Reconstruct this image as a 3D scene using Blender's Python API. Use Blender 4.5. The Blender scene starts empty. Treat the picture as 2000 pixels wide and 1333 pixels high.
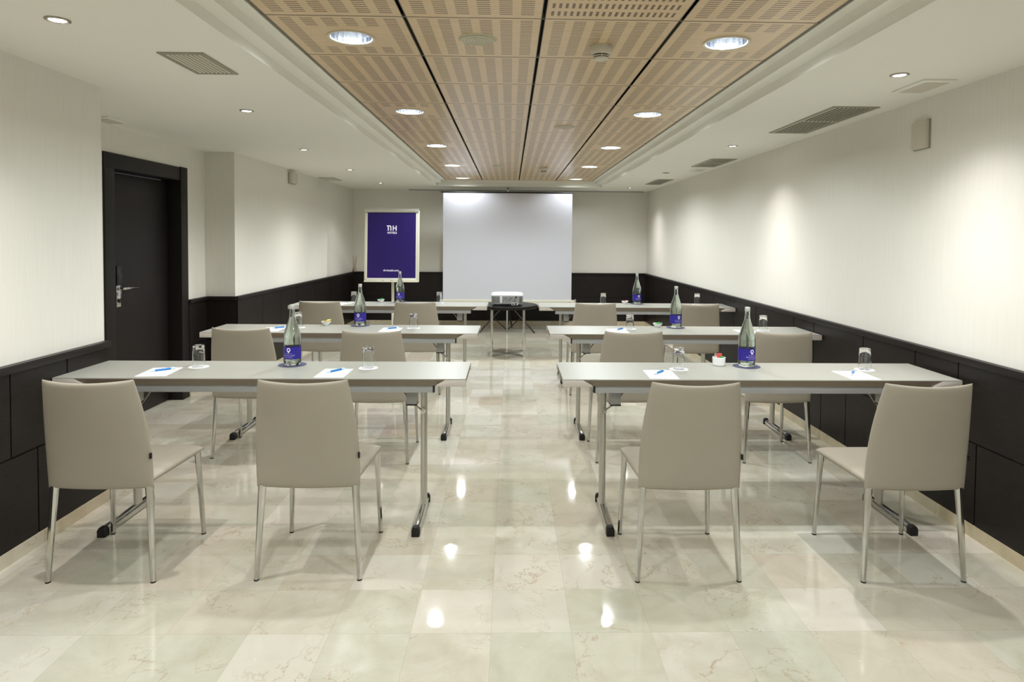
import bpy, math, random
from mathutils import Vector, Matrix
random.seed(7)
S = bpy.context.scene
COL = S.collection
PI = math.pi

# ------------------------------------------------------------------ camera
H_CAM = 1.47458
def _basis(yaw=0.0223, pitch=0.03319, roll=0.008):
    def ray(uu, vv, w):
        cr, sr = math.cos(roll), math.sin(roll)
        u = cr*uu + sr*vv; v = -sr*uu + cr*vv
        cp, sp = math.cos(pitch), math.sin(pitch)
        Z = cp*(-v) - sp*w; yc = sp*(-v) + cp*w
        cy, sy = math.cos(yaw), math.sin(yaw)
        return Vector((cy*u + sy*yc, -sy*u + cy*yc, Z))
    return ray(1, 0, 0), ray(0, -1, 0), ray(0, 0, 1)
rt, up, fw = _basis()
cam_data = bpy.data.cameras.new('camera')
cam = bpy.data.objects.new('camera', cam_data); COL.objects.link(cam)
M4 = Matrix((( rt.x, up.x, -fw.x, 0.0), (rt.y, up.y, -fw.y, 0.0), (rt.z, up.z, -fw.z, H_CAM), (0, 0, 0, 1)))
cam.matrix_world = M4
cam_data.sensor_width = 36.0
cam_data.lens = 1265.336*36/2000
cam_data.shift_x = (1000-1024.625)/2000
cam_data.shift_y = -(666.5-507.736)/2000
cam_data.clip_start = 0.05
S.camera = cam

# ------------------------------------------------------------------ world, exposure, light levels
w = bpy.data.worlds.new('world'); S.world = w; w.use_nodes = True
w.node_tree.nodes['Background'].inputs[0].default_value = (.9, .95, 1, 1)
w.node_tree.nodes['Background'].inputs[1].default_value = 0.05
S.view_settings.view_transform = 'Standard'
S.view_settings.look = 'None'
S.view_settings.gamma = 1
S.view_settings.use_curve_mapping = False
S.view_settings.exposure = 0.67
BIG_W, SPOT_W = 33.5, 23.0
BIG_COL, SPOT_COL = (.93, .99, 1.0), (1.0, .965, .97)

# ------------------------------------------------------------------ materials
def srgb(r, g, b):
    f = lambda c: (c/255/12.92) if c/255 <= .04045 else ((c/255+.055)/1.055)**2.4
    return (f(r), f(g), f(b), 1)

class NT:
    """small helper for writing node trees"""
    def __init__(s, name):
        s.m = bpy.data.materials.new(name); s.m.use_nodes = True
        s.t = s.m.node_tree; s.b = s.t.nodes['Principled BSDF']
    def n(s, ty, **kw):
        x = s.t.nodes.new(ty)
        for k, v in kw.items(): setattr(x, k, v)
        return x
    def lk(s, a, b): s.t.links.new(a, b)
    def math(s, op, a, b=None, c=None):
        x = s.n('ShaderNodeMath', operation=op)
        for i, v in enumerate((a, b, c)):
            if v is None: continue
            if isinstance(v, (int, float)): x.inputs[i].default_value = v
            else: s.lk(v, x.inputs[i])
        return x.outputs[0]
    def vmul(s, vec, k):
        x = s.n('ShaderNodeVectorMath', operation='MULTIPLY'); s.lk(vec, x.inputs[0]); x.inputs[1].default_value = k
        return x.outputs[0]
    def noise(s, vec, scale, detail=3, rough=.5, dist=0):
        x = s.n('ShaderNodeTexNoise'); s.lk(vec, x.inputs['Vector'])
        x.inputs['Scale'].default_value = scale; x.inputs['Detail'].default_value = detail
        x.inputs['Roughness'].default_value = rough; x.inputs['Distortion'].default_value = dist
        return x.outputs['Fac']
    def mix(s, f, a, b):
        x = s.n('ShaderNodeMix', data_type='RGBA')
        for i, v in ((0, f), (6, a), (7, b)):
            if isinstance(v, (int, float)): x.inputs[i].default_value = v
            elif isinstance(v, tuple): x.inputs[i].default_value = v
            else: s.lk(v, x.inputs[i])
        return x.outputs[2]
    def ramp(s, f, p0, p1):
        x = s.n('ShaderNodeMapRange'); s.lk(f, x.inputs[0]); x.inputs[1].default_value = p0; x.inputs[2].default_value = p1
        return x.outputs[0]
    def obj(s): return s.n('ShaderNodeTexCoord').outputs['Object']
    def uv(s): return s.n('ShaderNodeTexCoord').outputs['UV']
    def bump(s, h, strength=.2, dist=.01):
        x = s.n('ShaderNodeBump'); s.lk(h, x.inputs['Height']); x.inputs['Strength'].default_value = strength
        x.inputs['Distance'].default_value = dist; s.lk(x.outputs[0], s.b.inputs['Normal'])
    def set(s, **kw):
        names = dict(col='Base Color', rough='Roughness', metal='Metallic', ior='IOR', trans='Transmission Weight', spec='Specular IOR Level',
                     coat='Coat Weight', em='Emission Strength', emc='Emission Color', alpha='Alpha')
        for k, v in kw.items():
            i = s.b.inputs[names[k]]
            if isinstance(v, (int, float, tuple)): i.default_value = v
            else: s.lk(v, i)
        return s

def plain(name, col, rough=.5, metal=0, var=.04, scale=30, **kw):
    t = NT(name); f = t.noise(t.obj(), scale, 3)
    dark = tuple(c*(1-var*2) for c in col[:3]) + (1,)
    t.set(col=t.mix(f, dark, col), rough=rough, metal=metal, **kw)
    return t.m

def wallpaper():
    t = NT('wallpaper'); o = t.obj()
    st = t.noise(t.vmul(o, (260, 260, 2.5)), 1, 3, .7)
    big = t.noise(o, 1.3, 2)
    c = t.mix(t.ramp(st, .3, .7), srgb(220, 217, 208), srgb(228, 226, 218))
    c = t.mix(t.math('MULTIPLY', big, .15), c, srgb(222, 216, 200))
    t.set(col=c, rough=.75, spec=.25); t.bump(st, .12, .002)
    return t.m

def wenge():
    t = NT('wenge'); o = t.obj()
    g = t.noise(t.vmul(o, (40, 6, 60)), 2, 5, .65, .4)
    c = t.mix(t.ramp(g, .3, .75), srgb(19, 15, 14), srgb(33, 27, 25))
    t.set(col=c, rough=.42, spec=.28); t.bump(g, .1, .002)
    return t.m

def marble(name, base0, base1, gx, gy, x0, y0, joint=True, rough=.045):
    t = NT(name); o = t.obj()
    sp = t.n('ShaderNodeSeparateXYZ'); t.lk(o, sp.inputs[0])
    X = t.math('DIVIDE', t.math('SUBTRACT', sp.outputs[0], x0), gx)
    Y = t.math('DIVIDE', t.math('SUBTRACT', sp.outputs[1], y0), gy)
    ix, iy = t.math('FLOOR', X), t.math('FLOOR', Y)
    cb = t.n('ShaderNodeCombineXYZ'); t.lk(ix, cb.inputs[0]); t.lk(iy, cb.inputs[1])
    wn = t.n('ShaderNodeTexWhiteNoise', noise_dimensions='3D'); t.lk(cb.outputs[0], wn.inputs['Vector'])
    off = t.n('ShaderNodeVectorMath', operation='MULTIPLY_ADD'); t.lk(wn.outputs['Color'], off.inputs[0]); off.inputs[1].default_value = (9, 9, 9); t.lk(o, off.inputs[2])
    v = off.outputs[0]
    cloud = t.noise(v, 5, 5, .6, .6)
    c = t.mix(t.ramp(cloud, .3, .7), base0, base1)
    tone = t.n('ShaderNodeSeparateColor'); t.lk(wn.outputs['Color'], tone.inputs[0])
    c = t.mix(t.math('MULTIPLY', tone.outputs[0], .5), c, srgb(190, 170, 150))
    c = t.mix(t.math('MULTIPLY', tone.outputs[1], .4), c, srgb(176, 178, 156))
    c = t.mix(t.math('MULTIPLY', t.math('GREATER_THAN', tone.outputs[2], .82), .35), c, srgb(224, 220, 210))
    # veins
    vn = t.noise(v, 4.5, 8, .62, .5)
    vein = t.math('SUBTRACT', 1, t.ramp(t.math('ABSOLUTE', t.math('SUBTRACT', vn, .5)), 0, .011))
    gate = t.ramp(t.noise(v, 3.5, 2), .44, .62)
    c = t.mix(t.math('MULTIPLY', t.math('MULTIPLY', vein, gate), .62), c, srgb(158, 130, 100))
    speck = t.ramp(t.noise(v, 60, 2), .72, .78)
    c = t.mix(t.math('MULTIPLY', speck, .3), c, srgb(240, 238, 230))
    if joint:
        fx = t.math('ABSOLUTE', t.math('SUBTRACT', t.math('FRACT', X), .5)); fy = t.math('ABSOLUTE', t.math('SUBTRACT', t.math('FRACT', Y), .5))
        j = t.math('GREATER_THAN', t.math('MAXIMUM', fx, fy), .4965)
        c = t.mix(t.math('MULTIPLY', j, .28), c, srgb(140, 128, 108))
    t.set(col=c, rough=t.math('ADD', t.math('MULTIPLY', tone.outputs[1], .03), rough), spec=.45)
    return t.m

def tile_wood(name, mode):
    """perforated oak ceiling tile; mode 0 straight slots, 1 turned slots, 2 solid middle round a lamp"""
    t = NT(name); sp = t.n('ShaderNodeSeparateXYZ'); t.lk(t.uv(), sp.inputs[0])
    u, v = sp.outputs[0], sp.outputs[1]
    g = t.noise(t.vmul(t.obj(), (3, 60, 3)), 2, 4, .6)
    c = t.mix(t.ramp(g, .3, .7), srgb(208, 180, 142), srgb(220, 196, 160))
    if mode == 1: u, v = v, u
    def band(x, a, b): return t.math('MULTIPLY', t.math('GREATER_THAN', x, a), t.math('LESS_THAN', x, b))
    ng = 6; pitch = .152
    gu = t.math('DIVIDE', t.math('SUBTRACT', u, .078), pitch)
    n_s = 24 if mode != 1 else 20
    gv = t.math('MULTIPLY', t.math('SUBTRACT', v, .05), n_s/.9)
    m = t.math('MULTIPLY', band(t.math('FRACT', gu), .0, .60), band(u, .077, .078+pitch*5.65))
    m = t.math('MULTIPLY', m, t.math('MULTIPLY', t.math('LESS_THAN', t.math('FRACT', gv), .40 if mode != 1 else .45), band(v, .05, .95)))
    if mode == 2:
        solid = t.math('MULTIPLY', band(u, .2, .8), band(v, .24, .76))
        m = t.math('MULTIPLY', m, t.math('SUBTRACT', 1, solid))
    c = t.mix(m, c, srgb(110, 86, 60))
    t.set(col=c, rough=.28, spec=.5); t.bump(t.math('SUBTRACT', 1, m), .25, .004)
    return t.m

def glass(name, col, rough=0.0, ior=1.45):
    t = NT(name); t.set(col=col, rough=rough, trans=1.0, ior=ior); return t.m

def emit(name, col, k):
    t = NT(name); t.set(col=(0, 0, 0, 1), em=k, emc=col, rough=.5, spec=0); return t.m

def leather():
    t = NT('taupe_leather'); o = t.obj(); f = t.noise(o, 260, 3); f2 = t.noise(o, 4, 2)
    c = t.mix(f2, srgb(156, 148, 133), srgb(166, 158, 143))
    t.set(col=c, rough=.5, spec=.4); t.bump(f, .08, .001)
    return t.m

def brushed(name, col, rough=.28):
    t = NT(name); f = t.noise(t.vmul(t.obj(), (200, 200, 4)), 1, 3)
    t.set(col=t.mix(f, tuple(c*.86 for c in col[:3])+(1,), col), metal=1, rough=rough); return t.m

def sheet_purple():
    t = NT('printed_purple'); f = t.noise(t.obj(), 1.2, 2)
    t.set(col=t.mix(f, srgb(33, 18, 82), srgb(41, 24, 102)), rough=.35, spec=.35); return t.m

MAT = dict(
    wall=wallpaper(), ceil=plain('ceiling_paint', srgb(236, 235, 226), .85, var=.01, scale=2),
    wenge=wenge(),
    floor=marble('marble_floor', srgb(186, 181, 162), srgb(210, 207, 194), .3, .3, -.36136, 2.37217),
    base=marble('marble_base', srgb(196, 180, 146), srgb(214, 202, 172), .3, .3, .1, .1, rough=.3),
    woodA=tile_wood('oak_tile', 0), woodB=tile_wood('oak_tile_turned', 1), woodC=tile_wood('oak_tile_lamp', 2),
    black=plain('matt_black', srgb(14, 13, 13), .6), blackgloss=plain('gloss_black', srgb(16, 16, 18), .25),
    void=plain('dark_void', srgb(12, 10, 9), .9), tbar=plain('grey_runner', srgb(120, 112, 98), .45, .3),
    leather=leather(), chrome=brushed('chrome', srgb(208, 208, 206), .11), alu=brushed('aluminium', srgb(214, 213, 206), .45),
    greyp=plain('grey_powder', srgb(168, 170, 170), .45, .1), dgrey=plain('dark_grey_plastic', srgb(96, 96, 94), .5),
    top=plain('table_laminate', srgb(164, 164, 155), .34, var=.012, scale=3, spec=.45),
    edge=plain('table_edge', srgb(128, 116, 101), .45, var=.02), cornerm=plain('table_corner', srgb(198, 190, 182), .4, var=.02),
    white=plain('white_plastic', srgb(236, 236, 234), .35, var=.01), paper=plain('paper', srgb(246, 246, 250), .8, var=.005),
    porcelain=plain('porcelain', srgb(240, 242, 242), .15, var=.01),
    screen=plain('screen_cloth', srgb(198, 198, 206), .95, var=.004, scale=2, spec=.1),
    cream=plain('cream_metal', srgb(214, 210, 192), .4, var=.02), purple=sheet_purple(),
    bluelabel=plain('blue_label', srgb(38, 26, 140), .4, var=.03), ink=plain('white_ink', srgb(236, 232, 248), .6, var=.01),
    palelav=plain('lavender_ink', srgb(150, 140, 214), .6, var=.01), navy=plain('navy_card', srgb(66, 70, 104), .6),
    glassb=glass('bottle_glass', (.92, .985, .965, 1), ior=1.5), glassc=glass('tumbler_glass', (.97, .98, .98, 1), ior=1.45),
    water=glass('water', (.93, .98, .97, 1), ior=1.33), cap=plain('silver_cap', srgb(206, 210, 206), .35, .4),
    penblue=plain('blue_pen', srgb(22, 120, 190), .3), penclear=plain('frosted_pen', srgb(206, 222, 234), .3),
    green=plain('green_wrap', srgb(20, 150, 46), .45), red=plain('red_wrap', srgb(226, 84, 78), .5), amber=plain('amber_wrap', srgb(214, 160, 30), .4),
    yellowp=plain('yellow_wrap', srgb(232, 214, 110), .4), orange=plain('orange_sticker', srgb(232, 130, 96), .6),
    silver=plain('projector_silver', srgb(168, 170, 172), .4, .3), vent=plain('vent_metal', srgb(164, 160, 144), .5, .3), ventl=plain('vent_slat', srgb(204, 200, 182), .5),
    boxp=plain('beige_plastic', srgb(206, 200, 184), .45), steel=plain('pewter', srgb(170, 162, 150), .3, .7),
    reflector=brushed('reflector', srgb(236, 240, 250), .12), tube=emit('lamp_tube', (.76, .86, 1, 1), 8.5), tip=emit('halogen', (1, .96, .92, 1), 22.0),
    reed=plain('reed', srgb(176, 128, 96), .7), oil=plain('oil_glass', srgb(190, 166, 140), .2), doorm=plain('door_wenge', srgb(30, 25, 23), .5, var=.12, scale=8, spec=.3),
    palegreen=plain('speaker_grille', srgb(190, 186, 156), .55), greyink=plain('grey_ink', srgb(120, 130, 160), .6),
)

# ------------------------------------------------------------------ mesh helpers
class MB:
    def __init__(s): s.v = []; s.f = []; s.uv = None; s.mi = []
    def add(s, vs, fs, mi=0):
        b = len(s.v); s.v += [tuple(x) for x in vs]; s.f += [tuple(b+i for i in f) for f in fs]; s.mi += [mi]*len(fs); return s
    def box(s, x0, x1, y0, y1, z0, z1, mi=0):
        vs = [(x, y, z) for z in (z0, z1) for y in (y0, y1) for x in (x0, x1)]
        return s.add(vs, [(0, 2, 3, 1), (4, 5, 7, 6), (0, 1, 5, 4), (2, 6, 7, 3), (0, 4, 6, 2), (1, 3, 7, 5)], mi)
    def prism(s, poly, axis, a, b, mi=0):
        """poly in the two other axes, swept along axis from a to b"""
        n = len(poly); vs = []
        for t in (a, b):
            for p in poly:
                q = list(p); q.insert('xyz'.index(axis), t); vs.append(q)
        fs = [(i, (i+1) % n, n+(i+1) % n, n+i) for i in range(n)] + [tuple(range(n))[::-1], tuple(range(n, 2*n))]
        return s.add(vs, fs, mi)
    def lathe(s, prof, seg=32, c=(0, 0, 0), mi=0, closed=True):
        vs = []; fs = []; ids = []
        for r, z in prof:
            b = len(vs)
            if r < 1e-6: vs.append((c[0], c[1], c[2]+z)); ids.append([b]*seg); continue
            for k in range(seg):
                a = 2*PI*k/seg; vs.append((c[0]+r*math.cos(a), c[1]+r*math.sin(a), c[2]+z))
            ids.append([b+k for k in range(seg)])
        for j in range(len(prof)-1):
            A, B = ids[j], ids[j+1]
            for k in range(seg):
                k2 = (k+1) % seg
                f = []
                for q in (A[k], A[k2], B[k2], B[k]):
                    if q not in f: f.append(q)
                if len(f) > 2: fs.append(tuple(f))
        if closed:
            if prof[0][0] > 1e-6: fs.append(tuple(ids[0])[::-1])
            if prof[-1][0] > 1e-6: fs.append(tuple(ids[-1]))
        return s.add(vs, fs, mi)
    def tube(s, pts, radii, seg=10, mi=0, shape=None):
        """sweep along pts; shape scales (a, b) of section"""
        if isinstance(radii, (int, float)): radii = [radii]*len(pts)
        P = [Vector(p) for p in pts]; vs = []; n = len(P)
        sa, sb = shape or (1, 1)
        t0 = (P[1]-P[0]).normalized(); ref = Vector((1, 0, 0)) if abs(t0.x) < .8 else Vector((0, 1, 0))
        for i in range(n):
            t = ((P[min(i+1, n-1)]-P[max(i-1, 0)])).normalized()
            a = (ref - t*ref.dot(t)).normalized(); b = t.cross(a)
            for k in range(seg):
                an = 2*PI*(k+.5)/seg; vs.append(P[i]+(a*math.cos(an)*sa+b*math.sin(an)*sb)*radii[i])
        fs = [(i*seg+k, i*seg+(k+1) % seg, (i+1)*seg+(k+1) % seg, (i+1)*seg+k) for i in range(n-1) for k in range(seg)]
        fs += [tuple(range(seg))[::-1], tuple((n-1)*seg+k for k in range(seg))]
        return s.add(vs, fs, mi)
    def build(s, name, mats, parent=None, smooth=False, bevel=0, loc=None, rotz=0, segs=2, weld=False):
        me = bpy.data.meshes.new(name); me.from_pydata(s.v, [], s.f)
        if not isinstance(mats, (list, tuple)): mats = [mats]
        for m in mats: me.materials.append(MAT[m] if isinstance(m, str) else m)
        for p, i in zip(me.polygons, s.mi): p.material_index = i
        if s.uv:
            l = me.uv_layers.new(name='UVMap')
            for i, q in enumerate(s.uv): l.data[i].uv = q
        if smooth:
            for p in me.polygons: p.use_smooth = True
        me.update()
        import bmesh
        bm = bmesh.new(); bm.from_mesh(me)
        if not s.uv: bmesh.ops.recalc_face_normals(bm, faces=bm.faces)
        if bevel:
            bmesh.ops.bevel(bm, geom=[e for e in bm.edges if e.is_manifold and e.calc_face_angle(0) > .5], offset=bevel, segments=segs, affect='EDGES', profile=.6)
        bm.to_mesh(me); bm.free()
        if smooth == 'auto' or bevel:
            for p in me.polygons: p.use_smooth = True
            me.set_sharp_from_angle(angle=math.radians(38))
        o = bpy.data.objects.new(name, me); COL.objects.link(o)
        if parent: o.parent = parent
        if loc: o.location = loc
        if rotz: o.rotation_euler.z = rotz
        return o

def tag(o, label=None, cat=None, group=None):
    if label: o['label'] = label
    if cat: o['category'] = cat
    if group: o['group'] = group
    return o
def struct(o): o['kind'] = 'structure'; return o
def empty(name, label, cat, loc, group=None, rotz=0):
    o = bpy.data.objects.new(name, None); COL.objects.link(o); o.empty_display_size = .1
    o.location = loc; o.rotation_euler.z = rotz
    return tag(o, label, cat, group)
def kids(o): return [c for c in COL.objects if c.parent == o]
def dup(o, parent=None):
    c = o.copy(); COL.objects.link(c)
    if parent: c.parent = parent
    for ch in kids(o): dup(ch, c)
    return c
def place(proto, i, loc, label, rotz=0):
    o = proto if i == 0 else dup(proto)
    o.location = loc; o.rotation_euler.z = rotz; o['label'] = label
    return o
def text_verts(txt, size, weight=0.0, spacing=1.0, align='CENTER'):
    cu = bpy.data.curves.new('lettering', 'FONT'); cu.body = txt; cu.size = size; cu.align_x = align; cu.offset = weight; cu.space_character = spacing
    cu.resolution_u = 3
    o = bpy.data.objects.new('lettering', cu); COL.objects.link(o)
    bpy.context.view_layer.update()
    dg = bpy.context.evaluated_depsgraph_get(); me = bpy.data.meshes.new_from_object(o.evaluated_get(dg))
    vs = [tuple(v.co) for v in me.vertices]; fs = [tuple(p.vertices) for p in me.polygons]
    bpy.data.objects.remove(o); bpy.data.curves.remove(cu); bpy.data.meshes.remove(me)
    return vs, fs

# ------------------------------------------------------------------ room shell
ZS, ZW = 2.2814, 2.380           # side ceilings, oak tile soffit
XL, XD, XB, XR = -2.2426, -2.9431, -2.662, 2.335
YN, YJ, YB, YF = 3.6165, 6.325, 11.05, -2.2
ZTOP = 2.66
T = .571; XC = -1.0126; YC = 2.7006
struct(MB().box(-3.3, 2.6, YF-.1, YB+.15, -.1, 0).build('floor', 'floor'))
struct(MB().box(-3.25, XL, YF, YN, 0, ZTOP).build('wall_left_near', 'wall'))
DY0, DY1, DZ = 4.87, 5.835, 1.965
m = MB()
m.box(XD-.15, XD, YN, DY0-.1, 0, ZTOP).box(XD-.15, XD, DY1+.1, YJ, 0, ZTOP).box(XD-.15, XD, DY0-.1, DY1+.1, DZ+.1, ZTOP)
struct(m.build('wall_left_door', 'wall'))
struct(MB().box(-3.1, XB, YJ, YB+.1, 0, ZTOP).build('wall_left_far', 'wall'))
struct(MB().box(XB, XR, YB, YB+.1, 0, ZTOP).build('wall_back', 'wall'))
struct(MB().box(XR, XR+.1, YF, YB+.1, 0, ZTOP).build('wall_right', 'wall'))
struct(MB().box(XL, XR, YF-.1, YF, 0, ZTOP).build('wall_front', 'wall'))
# ceilings: two-step tray round the oak field
O0 = (-1.156, 1.417, -1.35, 10.2)
O1 = (-1.083, 1.334, -1.28, 10.155)
m = MB()
def ring(m, o, z0, z1):
    X0, X1, Y0, Y1 = -3.1, XR+.05, YF-.05, YB+.05
    m.box(X0, o[0], Y0, Y1, z0, z1).box(o[1], X1, Y0, Y1, z0, z1).box(o[0], o[1], Y0, o[2], z0, z1).box(o[0], o[1], o[3], Y1, z0, z1)
ring(m, O0, ZS, 2.330); ring(m, O1, 2.330, ZTOP)
m.box(-3.1, XR+.05, YF-.05, YB+.05, ZTOP, ZTOP+.05)
struct(m.build('ceiling', 'ceil'))
# oak tiles with runner gaps
m = MB(); m.uv = []
def tile(m, x0, y0, mode):
    a, b = .0065, .003; xs = (x0+a, x0+T-a); ys = (y0+b, y0+T-b); z0, z1 = ZW, ZW+.016
    if mode != 2:
        vs = [(x, y, z) for z in (z0, z1) for y in ys for x in xs]
        fs = [(0, 2, 3, 1), (0, 1, 5, 4), (2, 6, 7, 3), (0, 4, 6, 2), (1, 3, 7, 5)]
        m.add(vs, fs, mode)
        for f in fs:
            for i in f: m.uv.append(((vs[i][0]-x0)/T, (vs[i][1]-y0)/T) if f == fs[0] else (.01, .01))
    else:
        n = 32; cx, cy = x0+T/2, y0+T/2; vs = []; R = .092
        for k in range(n):
            an = 2*PI*k/n; c, s_ = math.cos(an), math.sin(an); q = 1/max(abs(c), abs(s_))
            vs.append((cx+R*c, cy+R*s_, z0)); vs.append((cx+(T/2-a)*c*q, cy+(T/2-b)*s_*q, z0)); vs.append((cx+R*c, cy+R*s_, z1))
        fs = []
        for k in range(n):
            j = (k+1) % n; fs.append((3*k, 3*j, 3*j+1, 3*k+1)); fs.append((3*k, 3*k+2, 3*j+2, 3*j))
        m.add(vs, fs, 2)
        for f in fs:
            for i in f: m.uv.append(((vs[i][0]-x0)/T, (vs[i][1]-y0)/T))
lamp_tiles = [(c, r) for r in (-6, -3, 0, 3, 6, 9, 12) for c in (0, 3)]
for r in range(-7, 14):
    for c in range(4):
        mode = 2 if (c, r) in lamp_tiles else (1 if (c, r) == (2, -1) else 0)
        tile(m, XC+c*T, YC+r*T, mode)
struct(m.build('ceiling_oak_tiles', ['woodA', 'woodB', 'woodC']))
m = MB()
m.box(XC-.0125, XC+.0065, -1.3, 10.15, ZW+.001, ZW+.03).box(XC+4*T-.0065, XC+4*T+.0125, -1.3, 10.15, ZW+.001, ZW+.03)
for c in (1, 2, 3):
    x = XC+c*T
    m.box(x-.0095, x-.0065, -1.3, 10.15, ZW-.001, ZW+.03); m.box(x+.0065, x+.0095, -1.3, 10.15, ZW-.001, ZW+.03)
for r in range(-7, 15): m.box(XC-.01, XC+4*T+.01, YC+r*T-.004, YC+r*T+.004, ZW-.0005, ZW+.02)
# plain white margin strips between the tray lip and the tiles
struct(m.build('ceiling_runners', 'tbar'))
struct(MB().box(O1[0], XC-.0125, O1[2], O1[3], ZW-.004, ZW+.02).box(XC+4*T+.0125, O1[1], O1[2], O1[3], ZW-.004, ZW+.02).build('ceiling_margin', 'ceil'))
m = MB()
for c in (1, 2, 3): m.box(XC+c*T-.012, XC+c*T+.012, -1.28, 10.15, ZW+.03, ZW+.04)
struct(m.build('ceiling_gap', 'void'))

# wainscot panelling: boards with dark joints, cap rail, marble base
def wains(name, plane, sgn, a0, a1, ups, lows, axis='y', zh=.472, depth=.022):
    """plane: wall face coordinate; sgn: direction into the room"""
    m = MB(); g = .004
    def bx(s0, s1, z0, z1, d0, d1, mi=0):
        p, q = sorted((plane+sgn*d0, plane+sgn*d1))
        if axis == 'y': m.box(p, q, s0, s1, z0, z1, mi)
        else: m.box(s0, s1, p, q, z0, z1, mi)
    bx(a0, a1, .064, .87, -.002, depth-.008, 1)
    for cuts, z0, z1 in ((ups, zh+g, .855), (lows, .064, zh-g)):
        e = [a0]+[c for c in cuts if a0 < c < a1]+[a1]
        for i in range(len(e)-1):
            bx(e[i]+(g if i else 0), e[i+1]-(g if i < len(e)-2 else 0), z0, z1, depth-.008, depth)
    o = struct(m.build(name, ['wenge', 'black']))
    m = MB()
    p, q = sorted((plane-sgn*.002, plane+sgn*(depth+.016)))
    if axis == 'y': m.box(p, q, a0, a1, .855, .8897)
    else: m.box(a0, a1, p, q, .855, .8897)
    struct(m.build(name.replace('trim_panel', 'trim_cap'), 'wenge', bevel=.002))
    m = MB(); p, q = sorted((plane, plane+sgn*(depth+.004)))
    if axis == 'y': m.box(p, q, a0, a1, 0, .064)
    else: m.box(a0, a1, p, q, 0, .064)
    struct(m.build(name.replace('trim_panel', 'baseboard'), 'base'))
wains('trim_panel_right', XR, -1, YF, YB, [-.9, .1, 1.1, 2.1, 2.72, 3.268, 3.624, 4.169, 4.858, 5.205, 6.02, 6.62, 7.3, 8.0, 8.9, 9.7, 10.4], [-.4, .6, 1.6, 2.3, 3.123, 4.368, 4.722, 5.6, 6.3, 7.0, 7.7, 8.5, 9.3, 10.1])
wains('trim_panel_left_near', XL, 1, YF, YN+.005, [-.9, .1, 1.1, 2.2, 2.912, 3.284], [-.4, .6, 1.6, 2.5, 3.073])
wains('trim_panel_left_far', XB, 1, YJ-.02, YB, [6.961, 7.517, 8.073, 8.8, 9.6, 10.3], [6.9, 7.8, 8.6, 9.4, 10.2])
wains('trim_panel_back', YB, -1, XB+.020, XR-.020, [-1.9, -1.1, -.4, .5, 1.3, 1.85], [-1.5, -.7, .2, .9, 1.6], axis='x')
wains('trim_panel_jog', YJ, -1, XD+.020, XB+.022, [], [], axis='x')
wains('trim_panel_left_door', XD, 1, DY1+.12, YJ, [], [])
struct(MB().box(-1.71, 2.24, 10.93, 10.95, 2.262, ZS).build('trim_curtain_track', 'greyp'))

# door with frame, leaf, lock plate and lever
d = bpy.data.objects.new('door_1', None); COL.objects.link(d); struct(d); d.location = (XD, (DY0+DY1)/2, 0)
hy = (DY1-DY0)/2
m = MB()
m.box(-.16, .018, hy, hy+.118, 0, 2.085).box(-.16, .016, -hy-.118, -hy, 0, DZ).box(-.16, .012, -hy-.118, hy, DZ, 2.08)
m.build('door_frame', 'doorm', d, bevel=.003)
m = MB(); m.box(-.145, -.10, -hy+.012, hy-.004, .008, DZ-.012)
leaf = m.build('door_leaf', 'doorm', d, bevel=.004)
MB().box(-.10, -.094, -hy+.014, -hy+.022, .01, DZ-.014).build('edge_highlight', 'greyp', leaf)  # highlight on the leaf edge, built as a thin paler grey strip
ly = -.235
MB().box(-.100, -.072, ly-.085, ly-.010, 1.085, 1.235).build('lock_cover', 'blackgloss', leaf, bevel=.006)
MB().box(-.100, -.082, ly-.078, ly-.012, .918, 1.085).build('lock_plate', 'chrome', leaf, bevel=.002)
hd = MB().tube([(-.10, ly-.04, 1.058), (-.045, ly-.04, 1.058), (-.038, ly-.02, 1.058), (-.038, ly+.13, 1.056)], .011, 12)
hd.build('door_handle', 'chrome', leaf, smooth=True)
MB().lathe([(0, 0), (.014, 0), (.014, .012), (0, .012)], 16).build('lock_cylinder', 'black', leaf, loc=(-.082, ly-.045, .965)).rotation_euler.y = PI/2

# ------------------------------------------------------------------ lamps
def add_light(name, kind, loc, power, col, parent, **kw):
    l = bpy.data.lights.new(name, kind); l.energy = power; l.color = col
    for k, v in kw.items(): setattr(l, k, v)
    o = bpy.data.objects.new(name, l); COL.objects.link(o); o.location = loc; o.parent = parent
    return o
# large recessed downlights in the oak tiles
proto = empty('recessed_downlight', '', 'ceiling light', (0, 0, 0), 'large recessed downlights in the oak ceiling')
MB().lathe([(.106, 0), (.106, -.006), (.093, -.004), (.090, .0), (.090, .012), (.106, .004)], 40, closed=False).build('trim_ring', 'cream', proto, smooth='auto')
m = MB(); prof = [(.089, .0), (.088, .02), (.082, .06), (.070, .095), (.052, .118), (.0, .124)]
m.lathe(prof, 20, closed=False).build('reflector_cup', 'reflector', proto)
MB().tube([(-.058, .018, .085), (.05, .018, .085), (.058, .0, .085), (.05, -.018, .085), (-.058, -.018, .085)], .0105, 10).build('lamp_tube', 'tube', proto, smooth=True)
add_light('downlight_glow', 'SPOT', (0, 0, .03), BIG_W, BIG_COL, proto, spot_size=math.radians(162), spot_blend=.4, shadow_soft_size=.035)
side = {0: 'left', 3: 'right'}
desc = {-6: 'far behind the viewer', -3: 'above the viewer', 0: 'largest and nearest in view', 3: 'second from the front', 6: 'third from the front', 9: 'fourth from the front', 12: 'last, by the screen'}
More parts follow.
